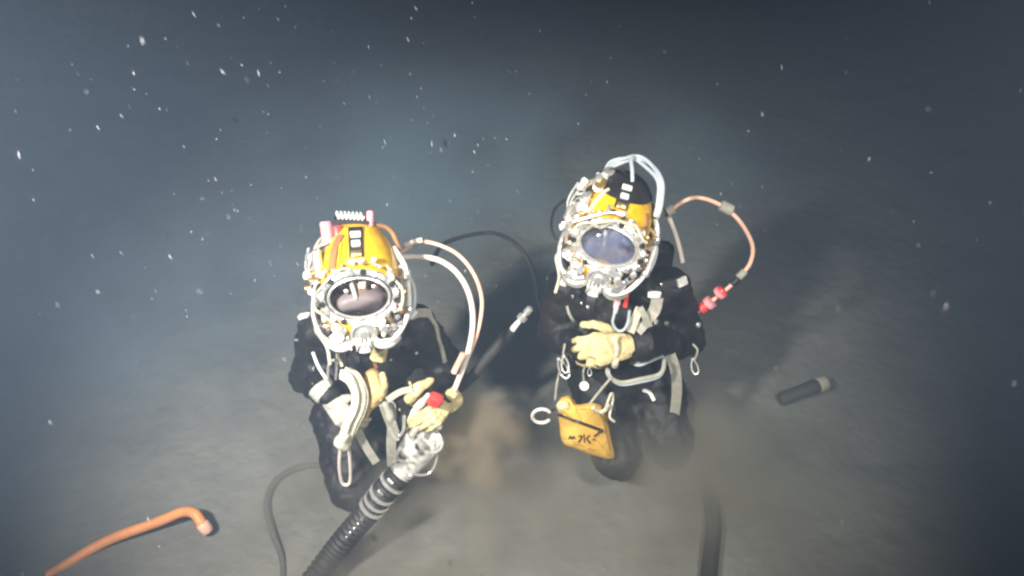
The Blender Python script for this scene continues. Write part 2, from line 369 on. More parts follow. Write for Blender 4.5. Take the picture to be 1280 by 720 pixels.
    for k in range(10 if kind == 'a' else 14):
        e0 = rs.uniform(-25, 35 if kind == 'a' else 60); a0 = rs.uniform(-150, -180); e1 = e0 + rs.uniform(15, 35); a1 = rs.uniform(-140, -185)
        q = []
        for t, off in ((0, .0), (.25, .022), (.6, .026), (1, 0)):
            e = R(e0 + (e1 - e0) * t); a = R(a0 + (a1 - a0) * t); q.append(on((math.cos(a) * math.cos(e), math.sin(a) * math.cos(e), math.sin(e)), off)[0])
        MB().tube(spline(q, 5), rs.uniform(.0035, .006), 8).build('supply_pipe', rs.choice(['chrome', 'dark', 'greyweb']), H)
    # fittings crowding the chin on both sides
    for k in range(34):
        sx = -1 if k % 2 else 1; t = rs.random()
        p = Vector((sx * (.062 + .062 * t), -.150 + .05 * t + rs.uniform(-.01, .01), -.130 + .055 * t + rs.uniform(-.022, .022)))
        fitting(p, (sx * rs.uniform(0, .8), -1, rs.uniform(-.6, .5)), rs.uniform(.6, 1.05), rs.choice(['chrome', 'chrome', 'dark', 'white', 'brass']), 'chin_fitting')
    for k in range(3):
        x0 = -.135 - .012 * k
        MB().tube(spline([(x0, -.04 + .02 * k, .0), (x0 - .014, -.02 + .02 * k, .05), (x0, .0 + .02 * k, .09 + .01 * k)], 6), .0055, 8).build('supply_pipe', 'chrome', H)
    # right-hand fittings
    for p in ((.138, -.02, .045), (.142, -.06, .02), (.145, .02, .0), (.150, -.03, -.05)):
        MB().lathe([(.008, -.012), (.008, .004), (.014, .006), (.014, .016), (.010, .020), (.003, .022)], p, (1, rs.uniform(-.8, .2), rs.uniform(-.3, .5)), 10).build('port_plug', rs.choice(['chrome', 'brass']), H)
    # neck clamp
    MB().tube([Vector((.118 * math.cos(a), .015 + .128 * math.sin(a), -.150)) for a in (2 * math.pi * j / 40 for j in range(40))], .015, 10, closed=True).build('neck_clamp', 'dark', H)
    MB().box((0, -.118, -.168), (.045, .02, .02)).build('clamp_latch', 'chrome', H)
    # crown fittings: central dark plate with buckles
    fr = lambda x, el: (x, -math.cos(R(el)), math.sin(R(el)))
    strip('crown_plate', 'dark', [fr(.0, 42), fr(.0, 55), fr(.0, 68), fr(0, 80)], .046, .006)
    for el, wd, m in ((45, .034, 'brass'), (56, .028, 'white'), (67, .034, 'white')):
        p, nn = on(fr(.0, el), .010); q = nn.to_track_quat('Z', 'Y').to_matrix()
        MB().box(p, (wd, .020, .014), q).build('crown_buckle', m, H)
    p, nn = on(fr(0, 38), .008); MB().box(p, (.05, .012, .014), nn.to_track_quat('Z', 'Y').to_matrix()).build('crown_catch', 'chrome', H)
    for k in range(5):
        d = fr(-.55 + k * .3, 36 - 8 * abs(k - 2) * .3); p, nn = on(d, .002)
        MB().lathe([(.008, -.004), (.008, .006), (.005, .010)], p, nn, 8).build('crown_stud', 'chrome', H)
    if kind == 'a':
        strip('leather_strap', 'leather', [fr(-.52, 34), fr(-.46, 48), fr(-.36, 62), fr(-.25, 72)], .026, .008)
        strip('strap_edge', 'yellow', [fr(-.70, 30), fr(-.62, 46), fr(-.50, 60), fr(-.36, 70)], .010, .012)
        strip('strap_edge', 'yellow', [fr(-.34, 36), fr(-.30, 48), fr(-.25, 60)], .007, .010)
        # coil and comb on top
        MB().box((-.012, .035, .196), (.115, .035, .014), Matrix.Rotation(.12, 3, 'Y')).build('crown_mount', 'dark', H)
        hx = [(-.060 + .088 * t, .035 + .014 * math.cos(t * 44), .216 - .010 * t + .014 * math.sin(t * 44)) for t in (i / 90 for i in range(91))]
        MB().tube(hx, .0036, 6).build('coil_cable', 'white', H)
        for x, m, L in ((-.092, 'pink', .066), (-.058, 'red', .050)):
            b = Vector((x, .0, .140)); ax = Vector((-.06, .25, 1))
            l = MB().lathe([(.012, -.03), (.014, -.004), (.019, 0), (.0195, L * .9), (.016, L), (0, L + .001)], b, ax, 14).build('helmet_lamp', m, H)
            MB().lathe([(.013, -.055), (.017, -.05), (.017, -.03), (.012, -.028)], b, ax, 12).build('lamp_bracket', 'chrome', H)
        MB().lathe([(.010, 0), (.012, .02), (.012, .045), (.008, .05)], (.047, .03, .178), (.05, .1, 1), 12).build('signal_light', 'pink', H)
        MB().lathe([(.010, -.03), (.016, -.026), (.017, .03), (.012, .035), (.013, .05), (.006, .052)], (-.128, -.05, .100), (.05, -.2, -1), 12).build('gas_valve', 'chrome', H)
        MB().tube(spline([(.05, .05, .18), (.11, .06, .15), (.14, .04, .08)], 6), .008, 8).build('rear_hose', 'leather', H)
    else:
        # dark crown cover and the looped grey hoses
        cov = MB(); keep = [[v + Vector((0, 0, 0)) for v in r] for r in rings if r[0].z > .132]
        cov.rings([[Vector((v.x * 1.05, (v.y - .03) * 1.05 + .03, v.z + .007)) for v in r] for r in keep], cap=True).build('crown_cover', 'dark', H)
        for k, (dx, h) in enumerate(((0, .262), (.014, .255), (-.014, .248))):
            MB().tube(spline([(-.085, .06, .165), (-.06 + dx, .05, .215), (.0 + dx, .04, h), (.055 + dx, .03, h - .01), (.105 + dx * .6, .02, .205), (.125 + dx * .5, -.01, .14), (.128 + dx * .4, -.03, .10)], 6), .0065, 8).build('crown_hose', 'hosegrey', H)
        MB().tube(spline([(.0, .04, .258), (-.015, .01, .255), (.0, -.02, .225), (.012, -.035, .195)], 6), .0065, 8).build('crown_hose', 'hosegrey', H)
        strip('crown_edge', 'cream', [fr(-.75, 20), fr(-.62, 40), fr(-.44, 56), fr(-.3, 62)], .012, .010)
        strip('crown_edge', 'leather', [fr(.95, 18), fr(.85, 36), fr(.62, 54)], .012, .010)
    # the wearer's head behind the port
    hd = MB(); n = 40; m = 30; rings2 = []
    def g2(x, z, cx, cz, sx, sz): return math.exp(-((x - cx) / sx) ** 2 - ((z - cz) / sz) ** 2)
    for i in range(m + 1):
        th = math.pi * (i + .02) / (m + .04); ring = []
        for j in range(n):
            a = 2 * math.pi * j / n
            x = .078 * math.sin(th) * math.cos(a); y = .098 * math.sin(th) * math.sin(a); z = -.115 * math.cos(th)
            if y < 0:
                y -= .026 * g2(x, z, 0, -.012, .013, .026) + .008 * g2(x, z, 0, .03, .05, .012) + .008 * g2(x, z, 0, -.052, .026, .012)
                y += .012 * g2(x, z, .032, .012, .020, .012) + .012 * g2(x, z, -.032, .012, .020, .012)
            ring.append(Vector((x, y, z)))
        rings2.append(ring)
    hd.rings(rings2); hd.v = [v + Vector((0, -.012, .002)) for v in hd.v]
    hd.build('head', 'skin', H)
    for sx in (-1, 1):
        MB().ball((sx * .032, -.0835, .013), .0105, 12, 8).build('eye', 'eye', H)
        MB().ball((sx * .032, -.0925, .012), (.0055, .003, .0055), 10, 6).build('iris', 'iris', H)
        MB().ball((sx * .032, -.0835, .0165), (.0135, .0122, .0095), 12, 8).build('eyelid', 'skin', H)
    MB().rings([[Vector((x * k, y, -.038 + z * k)) for x, z in ((.088 * math.cos(2 * math.pi * j / 24), .040 * math.sin(2 * math.pi * j / 24)) for j in range(24))] for k, y in ((1.05, -.07), (1.08, -.10), (.95, -.125), (.75, -.138), (.5, -.142))]).build('oral_nasal_mask', 'maskrub', H)
    MB().tube(spline([(-.020, -.10, .070), (-.022, -.128, .04), (-.014, -.140, .004), (-.012, -.142, -.012)], 5), .0065, 8).build('reflection_bar', 'white', H)  # added pale bar, imitates a reflection broken across the faceplate
    MB().ribbon(spline([(.005, -.118, .074), (.012, -.126, .045), (.008, -.128, .018)], 5), [Vector((0, -1, 0))] * 11, .022, .004).build('reflection_patch', 'cream', H)  # this strip and the next: added pale patches imitating faceplate reflections
    MB().ribbon(spline([(.045, -.112, .068), (.070, -.112, .045), (.088, -.108, .015)], 5), [Vector((0, -1, 0))] * 11, .026, .004).build('reflection_patch', 'lining', H)
    for q in ((-.058, -.118, .036), (.048, -.128, .022), (-.040, -.13, .012)):
        MB().lathe([(.004, -.01), (.008, 0), (.008, .006), (.003, .009)], q, (0, -1, .1), 10).build('earphone_screw', 'chrome', H)
    return H

# ------------------------------------------------------------------ gloves with five fingers
def glove(person, base, wrist, direction, back, m, curl, name='glove', size=1.0, spread=.16, thumb_side=1, cuff=None):
    """wrist point, pointing direction, outward normal of the back of the hand."""
    y = Vector(direction).normalized(); z = Vector(back); z = (z - y * z.dot(y)).normalized(); x = y.cross(z)
    mt = Matrix((x, y, z)).transposed()
    mb = MB(); s = size
    mb.capsule((0, -.02 * s, 0), (0, .02 * s, 0), .030 * s, .032 * s)
    ts = thumb_side
    bases = [(-.033, .092), (-.011, .098), (.011, .095), (.032, .086)]
    if ts > 0: bases = [(-a, b) for a, b in bases]           # index finger lies on the thumb's side
    lens = [(.044, .027, .022), (.048, .031, .024), (.045, .029, .023), (.034, .022, .020)]
    for i, ((bx, by), L) in enumerate(zip(bases, lens)):
        mb.capsule((bx * .55 * s, .015 * s, 0), (bx * s, by * s, 0), .020 * s, .0150 * s)
        p = Vector((bx, by, 0)) * s; a = 0; sp = bx * spread * 14
        for k, l in enumerate(L):
            a += R(curl[k] * (1 + .12 * (i - 1)))
            d = Vector((math.sin(sp) * math.cos(a), math.cos(sp) * math.cos(a), -math.sin(a)))
            q = p + d * l * s; r0 = (.0104 - .0008 * k) * s; mb.capsule(p, q, r0, r0 * .93, 10); p = q
    p = Vector((ts * .022, .028, -.006)) * s
    for d, l, r0 in ((Vector((ts * .80, .55, -.25)), .042, .0165), (Vector((ts * .45, .80, -.42)), .034, .0140), (Vector((ts * .10, .9, -.5)), .027, .0125)):
        d.normalize(); q = p + d * l * s; mb.capsule(p, q, r0 * s, r0 * .92 * s, 10); p = q
    mb.v = [mt @ v + Vector(wrist) for v in mb.v]
    rm = remesh(mb, .0045, 4, lambda v: .0026 * mnoise.noise(v * 42) - .0016 * abs(mnoise.noise(v * 75)))
    g = rm.build(name, m, person, base)
    c = MB(); w0 = Vector(wrist)
    c.rings([[w0 + y * h + (x * math.cos(a) + z * math.sin(a)) * r for a in (2 * math.pi * j / 16 for j in range(16))] for h, r in ((-.055 * s, .045 * s), (-.05 * s, .049 * s), (-.012 * s, .045 * s), (-.006 * s, .040 * s), (-.004 * s, .03 * s))])
    c.build('cuff', cuff or m, g, base)
    return g

# ------------------------------------------------------------------ body
def suit(person, base, J, seed):
    mb = MB()
    hip = (J['hipL'] + J['hipR']) / 2; chest = (J['shL'] + J['shR']) / 2
    back = Vector((0, 1, 0))
    mb.capsule(J['hipL'], J['hipR'], .125, .125)
    mb.capsule(hip + Vector((0, 0, .02)), chest + Vector((0, .02, -.08)), .135, .155)
    mb.ball(chest + Vector((0, 0, -.11)), (.185, .135, .16))
    mb.capsule(J['shL'] + Vector((.05, 0, -.03)), J['shR'] + Vector((-.05, 0, -.03)), .105, .105)
    mb.capsule(chest, J['neck'], .11, .085)
    for s in 'LR':
        mb.capsule(J['sh' + s], J['el' + s], .092, .070); mb.capsule(J['el' + s], J['wr' + s], .070, .050)
        mb.capsule(J['hip' + s], J['kn' + s], .130, .104); mb.capsule(J['kn' + s], J['an' + s], .085, .060)
        mb.capsule(J['an' + s], J['an' + s] + Vector((0, .17, -.03)), .058, .045)
    def wr(v):
        q = Vector((v.x * 7, v.y * 7, v.z * 16)) + Vector((seed, 0, 0))
        return .013 * mnoise.noise(q) + .009 * mnoise.noise(v * 30 + Vector((0, seed, 0))) - .003 * abs(mnoise.noise(Vector((v.x * 22, v.y * 22, v.z * 40))))
    rm = remesh(mb, .013, 5, wr)
    o = rm.build('suit', 'suit', person, base)
    return o, bvh_of(rm), rm

def caster(bvh):
    def cast(px, py, off=.004):
        d = ray(px, py).normalized(); h = bvh.ray_cast(CAM, d)
        if h[0] is None:
            t = bvh.find_nearest(CAM + d * 2.9); return t[0] + t[1] * off, t[1]
        return h[0] + h[1] * off, h[1]
    return cast
def strap(person, base, cast, pts, width, m, name='strap', thick=.006):
    pn = [cast(p.x, p.y, thick * .7) for p in spline([Vector((a, b)) for a, b in pts], 6)]
    ns = [q for _, q in pn]
    ns = [(ns[max(0, i - 2)] + ns[max(0, i - 1)] + ns[i] + ns[min(len(ns) - 1, i + 1)] + ns[min(len(ns) - 1, i + 2)]).normalized() for i in range(len(ns))]
    return MB().ribbon([p for p, _ in pn], ns, width, thick).build(name, m, person, base)
def tail(person, base, pts, width, m, name='strap_tail', thick=.007, nrm=None):
    path = spline([P(*p) for p in pts], 6)
    ns = [((CAM - p).normalized() if nrm is None else Vector(nrm)) for p in path]
    return MB().ribbon(path, ns, width, thick).build(name, m, person, base)
def belt(person, base, bvh, hip, z, m, width=.05, name='waist_belt'):
    pts = []; ns = []
    k = 40
    for j in range(k + 1):
        a = 2 * math.pi * j / k; d = Vector((math.cos(a), math.sin(a), 0)); c = Vector((hip.x, hip.y, z))
        h = bvh.ray_cast(c, d, .26)
        p = h[0] if h[0] is not None else c + d * .18
        pts.append(p + d * .006); ns.append(d)
    return MB().ribbon(pts, ns, width, .008).build(name, m, person, base)
def hook(person, base, p, n, L, m='chrome', name='snap_hook', tilt=0):
    """a carabiner: an elongated ring with a gate and swivel"""
    n = Vector(n).normalized(); u = Vector((math.sin(tilt), 0, -math.cos(tilt))); u = (u - n * u.dot(n)).normalized(); v = n.cross(u)
    pts = [p + u * (L * .5 - L * .5 * math.cos(a)) + v * (L * .22 * math.sin(a) * (1 - .25 * math.cos(a))) for a in (2 * math.pi * j / 24 for j in range(24))]
    o = MB().tube(pts, L * .055, 8, closed=True).build(name, m, person, base)
    MB().lathe([(L * .10, -.02 * L), (L * .12, 0), (L * .12, -.12 * L), (L * .07, -.16 * L)], p, u, 10).build('swivel', m, o, base)
    return o
def buckle(person, base, cast, px, py, w_, h_, m='white', off=.014, name='buckle', rz=0):
    p, n = cast(px, py, off); q = n.to_track_quat('Z', 'Y').to_matrix() @ Matrix.Rotation(rz, 3, 'Z')
    return MB().box(p, (w_, h_, .016), q).build(name, m, person, base)

def lump(person, base, pts, m, name, seed=0, amp=.006):
    """a crumpled fabric or leather piece through (px, py, Y, radius)"""
    mb = MB(); q = [(P(a, b, c), r) for a, b, c, r in pts]
    for (a, r0), (b, r1) in zip(q, q[1:]): mb.capsule(a, b, r0, r1)
    rm = remesh(mb, .005, 3, lambda v: amp * mnoise.noise(v * 24 + Vector((seed, 0, 0))) + amp * .22 * mnoise.noise(v * 80))
    return rm.build(name, m, person, base)

# ---------------- the diver on the left
def diver_left():
    base = Vector((-.52, 2.25, 0)); A = empty('person', base)
    tag(A, 'kneeling diver in black suit whose yellow helmet carries pink and red lamps', 'person', 'divers on the seabed')
    J = dict(neck=P(454, 402, 2.19), shL=P(404, 412, 2.24), shR=P(518, 410, 2.24), elL=P(384, 470, 2.24), elR=P(562, 462, 2.28),
             wrL=P(410, 492, 2.02), wrR=P(554, 500, 2.08), hipL=P(428, 520, 2.28), hipR=P(490, 515, 2.30), knL=P(440, 608, 2.05), knR=P(490, 598, 2.14))
    J['anL'] = Vector((J['knL'].x - .02, J['knL'].y + .43, .09)); J['anR'] = Vector((J['knR'].x + .05, J['knR'].y + .42, .09))
    body, bvh, rm = suit(A, base, J, 1.3); cast = caster(bvh)
    helmet(A, base, P(450, 350, 2.13), (R(-16), R(2), R(9)), 'a')
    # back pack with bail-out bottle
    c = (J['shL'] + J['shR']) / 2 + Vector((0, .19, -.12))
    bt = MB().lathe([(.03, -.30), (.075, -.27), (.085, -.22), (.085, .16), (.07, .21), (.03, .24), (.02, .27)], c, (0, .05, 1), 18).build('bailout_cylinder', 'dark', A, base)
    MB().lathe([(.03, .26), (.03, .30), (.018, .31)], c, (0, .05, 1), 10).build('cylinder_valve', 'chrome', bt, base)
    # harness
    strap(A, base, cast, [(424, 412), (428, 440), (432, 470), (440, 500)], .035, 'dark', 'harness_strap')
    strap(A, base, cast, [(500, 412), (492, 440), (484, 470), (478, 500)], .035, 'dark', 'harness_strap')
    strap(A, base, cast, [(526, 388), (542, 404), (548, 426), (556, 452)], .016, 'greyweb', 'shoulder_strap')
    strap(A, base, cast, [(512, 396), (524, 392), (538, 392)], .034, 'greyweb', 'shoulder_pad')
    belt(A, base, bvh, (J['hipL'] + J['hipR']) / 2, .56, 'dark', .05)
    buckle(A, base, cast, 514, 395, .036, .03, 'white', rz=.5); buckle(A, base, cast, 381, 396, .026, .045, 'white', .004, 'reflective_tab')
    # chest gear
    tail(A, base, [(462, 428, 2.02), (466, 445, 2.03), (470, 460, 2.04)], .012, 'leather', 'chest_lanyard')
    p = P(474, 440, 2.02); MB().box(p, (.055, .03, .085), Matrix.Rotation(.25, 3, 'Y'), .35).build('chest_pouch', 'glove', A, base)
    MB().tube(spline([P(421, 408, 2.02), P(425, 425, 2.02), P(422, 445, 2.0), P(428, 458, 1.98)], 6), .006, 8).build('inflator_hose', 'cream', A, base)
    MB().tube(spline([P(391, 440, 2.05), P(398, 458, 2.02), P(408, 474, 1.99), P(410, 482, 1.98)], 6), .006, 8).build('lanyard', 'white', A, base)
    MB().tube(spline([P(410, 476, 1.98), P(411, 456, 1.98), P(417, 450, 1.98), P(421, 456, 1.98), P(420, 474, 1.98)], 6), .0048, 8).build('wire_loop', 'chrome', A, base)
    # white lifting sling folded in the lap
    for k, (dx, dY, wd) in enumerate(((0, 0, .046), (5, .014, .040), (-3, -.010, .026))):
        tail(A, base, [(429 + dx, 466, 1.965 + dY), (440 + dx, 474 - k, 1.945 + dY), (448 + dx, 492, 1.935 + dY), (446 + dx, 510, 1.925 + dY), (437 + dx, 530, 1.92 + dY), (430 + dx * .5, 550, 1.915 + dY)], wd, 'cream', 'lifting_sling', .010, (.25 - .3 * k, -.86, .5))
    lump(A, base, [(432, 543, 1.915, .022), (428, 552, 1.915, .028), (431, 556, 1.915, .022)], 'cream', 'sling_eye', 1, .009)
    lump(A, base, [(448, 500, 1.965, .018), (442, 530, 1.955, .016), (436, 546, 1.95, .016)], 'tan', 'sling_edge', 2)
    # grip: the near hand closes on the sling, the far hand on the nozzle
    glove(A, base, P(411, 497, 2.01), P(432, 524, 1.95) - P(411, 497, 2.01), (-.35, -.85, .55), 'greyglove', (28, 40, 30), size=1.0, thumb_side=-1)
    glove(A, base, P(556, 505, 2.06), P(535, 526, 1.95) - P(556, 505, 2.06), (.15, -.8, .6), 'glove', (32, 50, 35), size=1.0, thumb_side=1)
    # tan pouch and strap bundle between the hands
    lump(A, base, [(466, 474, 2.01, .036), (472, 486, 1.995, .040), (465, 500, 1.985, .032), (456, 516, 1.975, .020), (452, 530, 1.97, .018)], 'tan', 'tool_pouch', 3, .008)
    lump(A, base, [(478, 468, 1.985, .012), (481, 482, 1.975, .014), (476, 498, 1.97, .012)], 'glove', 'pouch_flap', 4)
    tail(A, base, [(446, 535, 1.99), (456, 556, 1.98), (470, 578, 1.98)], .030, 'greyweb')
    tail(A, base, [(488, 500, 2.0), (490, 530, 1.99), (489, 555, 1.99), (490, 582, 2.0)], .036, 'greyweb')
    tail(A, base, [(478, 505, 1.98), (484, 522, 1.98), (492, 540, 1.975), (500, 548, 1.97)], .026, 'greyweb', 'lap_strap')
    tail(A, base, [(484, 500, 1.97), (500, 490, 1.97), (516, 486, 1.97)], .022, 'greyweb', 'lap_strap')
    tail(A, base, [(500, 500, 1.985), (506, 512, 1.985), (504, 528, 1.985)], .030, 'dark', 'lap_pouch', .03)
    MB().tube(spline([P(494, 528, 1.96), P(498, 545, 1.955), P(504, 538, 1.955), P(505, 520, 1.96)], 5), .006, 8).build('shackle', 'chrome', A, base)
    lump(A, base, [(538, 476, 2.02, .016), (526, 482, 2.00, .020), (516, 490, 1.985, .024), (512, 498, 1.98, .016)], 'glove', 'cream_pouch', 5, .010)
    lump(A, base, [(534, 494, 2.0, .014), (522, 508, 1.985, .018), (514, 524, 1.98, .016), (510, 534, 1.98, .011)], 'cream', 'cream_strap_end', 6, .008)
    lump(A, base, [(512, 478, 2.02, .008), (516, 486, 2.00, .010), (508, 500, 1.99, .012), (500, 512, 1.985, .009)], 'tan', 'strap_fold', 7, .008)
    lump(A, base, [(482, 506, 1.975, .014), (488, 518, 1.97, .017), (494, 534, 1.97, .014), (498, 544, 1.97, .010)], 'greyweb', 'strap_fold', 8, .008)
    MB().tube(spline([P(426, 556, 1.94), P(424, 580, 1.95), P(427, 602, 1.965), P(434, 606, 1.965), P(438, 598, 1.965), P(437, 570, 1.95), P(435, 558, 1.94)], 6), .0065, 8).build('sling_loop', 'hosewhite', A, base)
    MB().box(P(544, 500, 1.985), (.050, .042, .052), Matrix.Rotation(.5, 3, 'Y'), .22).build('red_clamp', 'red', A, base)
    for k, (x, y) in enumerate(((392, 462), (372, 425), (488, 448), (520, 440), (440, 436))):
        buckle(A, base, cast, x, y, .010, .008, 'chrome', .004, 'stud')
    return A, J, bvh
pl, JL, bL = diver_left()

def diver_right():
    base = Vector((.46, 2.45, 0)); A = empty('person', base)
    tag(A, 'kneeling diver in black suit with grey hoses looped over the helmet crown, beside yellow bag', 'person', 'divers on the seabed')
    J = dict(neck=P(772, 340, 2.40), shL=P(712, 362, 2.44), shR=P(836, 360, 2.44), elL=P(692, 416, 2.44), elR=P(862, 426, 2.42),
             wrL=P(732, 442, 2.24), wrR=P(796, 434, 2.20), hipL=P(748, 478, 2.46), hipR=P(815, 476, 2.46), knL=P(772, 572, 2.20), knR=P(838, 556, 2.25))
    J['anL'] = Vector((J['knL'].x - .02, J['knL'].y + .43, .09)); J['anR'] = Vector((J['knR'].x + .14, J['knR'].y + .40, .09))
    body, bvh, rm = suit(A, base, J, 5.7); cast = caster(bvh)
    helmet(A, base, P(764, 286, 2.33), (R(-12), R(13), R(-13)), 'b')
    c = (J['shL'] + J['shR']) / 2 + Vector((.07, .20, .0))
    bt = MB().lathe([(.03, -.34), (.08, -.30), (.092, -.24), (.092, .18), (.075, .24), (.03, .27), (.02, .30)], c, (0, .03, 1), 18).build('bailout_cylinder', 'dark', A, base)
    MB().lathe([(.03, .29), (.03, .33), (.018, .34)], c, (0, .03, 1), 10).build('cylinder_valve', 'chrome', bt, base)
    MB().box(c + Vector((0, -.07, -.08)), (.30, .08, .42), bev=.3).build('back_pack', 'dark', A, base)
    # harness
    strap(A, base, cast, [(742, 360), (738, 385), (742, 410)], .035, 'dark', 'harness_strap')
    tail(A, base, [(822, 372, 2.22), (818, 388, 2.215), (808, 400, 2.20), (796, 414, 2.19)], .042, 'greyweb', 'chest_strap', .010)
    tail(A, base, [(800, 385, 2.20), (793, 400, 2.19), (788, 415, 2.185)], .030, 'cream', 'chest_strap', .010)
    tail(A, base, [(800, 384, 2.195), (806, 396, 2.185), (812, 408, 2.185)], .022, 'greyweb', 'chest_strap', .008)
    MB().box(P(818, 368, 2.21), (.046, .02, .028), None, .3).build('buckle', 'white', A, base)
    MB().box(P(820, 402, 2.185), (.014, .016, .022), None, .3).build('buckle', 'chrome', A, base)
    tail(A, base, [(775, 356, 2.20), (773, 370, 2.19), (770, 384, 2.185)], .022, 'pink', 'red_strap', .008)
    tail(A, base, [(786, 352, 2.21), (784, 368, 2.20), (781, 384, 2.19)], .014, 'red', 'red_strap', .006)
    MB().lathe([(.007, -.024), (.009, -.02), (.009, .014), (.006, .02)], P(770, 385, 2.18), (0, -.2, 1), 10).build('clip_swivel', 'white', A, base)
    MB().tube(spline([P(768, 392, 2.175), P(766, 404, 2.17), P(772, 413, 2.165), P(780, 412, 2.165), P(785, 402, 2.17), P(787, 388, 2.18)], 6), .0052, 8).build('clip_loop', 'hosegrey', A, base)
    belt(A, base, bvh, (J['hipL'] + J['hipR']) / 2, .50, 'dark', .05)
    # shoulder tags and small chrome pieces
    buckle(A, base, cast, 694, 336, .03, .045, 'white', .006, 'reflective_tab', .3); buckle(A, base, cast, 851, 352, .045, .034, 'white', .006, 'reflective_tab')
    for x, y, w_, h_ in ((735, 383, .012, .012), (727, 378, .009, .010), (715, 370, .007, .012), (834, 404, .016, .016), (872, 406, .016, .018), (716, 356, .008, .012), (741, 368, .007, .018), (826, 356, .010, .010)):
        buckle(A, base, cast, x, y, w_, h_, 'chrome', .005, 'stud')
    strap(A, base, cast, [(709, 382), (712, 392), (717, 400)], .010, 'greyweb', 'sleeve_tape')
    # hands: one forearm across the belly, pale glove over the other hand
    glove(A, base, P(786, 432, 2.195), P(740, 438, 2.160) - P(786, 432, 2.195), (.05, -.70, .72), 'glove', (38, 58, 40), size=1.38, thumb_side=1, cuff='suit', spread=.10)
    glove(A, base, P(724, 446, 2.27), P(752, 446, 2.24) - P(724, 446, 2.27), (-.2, -.8, .5), 'glove', (40, 55, 40), size=1.05, thumb_side=-1, cuff='suit')
    MB().lathe([(.010, -.022), (.013, -.018), (.013, .018), (.009, .024)], P(769, 454, 2.14), (0, -.3, 1), 12).build('pneumo_valve', 'cream', A, base)
    MB().tube(spline([P(766, 420, 2.15), P(771, 434, 2.14), P(770, 446, 2.14)], 5), .008, 8).build('valve_hose', 'cream', A, base)
    # grey hose coil under the forearm
    for k in range(2):
        MB().tube(spline([P(762, 452, 2.20), P(760 + k, 468, 2.17), P(775, 478 + k * 2, 2.16), P(800, 474 + k * 3, 2.16), P(824, 468 + k * 2, 2.18), P(830, 456, 2.20), P(826, 446, 2.24), P(800, 452 + k * 4, 2.22), P(788, 452, 2.24)], 6), .0085 - .001 * k, 8).build('hose_coil', 'hosegrey' if k else 'greyweb', A, base)
    tail(A, base, [(838, 444, 2.26), (844, 462, 2.26), (846, 490, 2.27), (842, 525, 2.29)], .040, 'greyweb', 'thigh_strap', .008)
    strap(A, base, cast, [(803, 487), (812, 490), (818, 500)], .014, 'white', 'reflective_stripe')
    for p, L, t in ((P(866, 450, 2.22), .055, .2), (P(699, 450, 2.24), .075, .35), (P(705, 446, 2.22), .06, .1)):
        hook(A, base, p, (0, -.8, .6), L, tilt=t)
    MB().tube(spline([P(866, 430, 2.24), P(872, 438, 2.22), P(868, 450, 2.22)], 5), .004, 6).build('hook_cord', 'greyweb', A, base)
    MB().tube(spline([P(706, 430, 2.26), P(702, 455, 2.24), P(696, 480, 2.22), P(694, 500, 2.21)], 5), .005, 6).build('side_lanyard', 'greyweb', A, base)
    # gauge hanging at the waist
    g = MB().lathe([(.016, 0), (.0185, .004), (.0185, .014), (.016, .017), (.0145, .015), (0, .0152)], P(730, 482, 2.19), (0, -.8, .6), 18).build('pressure_gauge', 'white', A, base)
    MB().box(P(730, 482, 2.168), (.003, .003, .014)).build('needle', 'dark', g, base)
    MB().tube(spline([P(730, 476, 2.185), P(729, 466, 2.19), P(731, 458, 2.20)], 4), .004, 6).build('gauge_cord', 'chrome', A, base)
    hook(A, base, P(737, 460, 2.19), (0, -.8, .6), .03)
    return A, J, bvh
pr, JR, bR = diver_right()

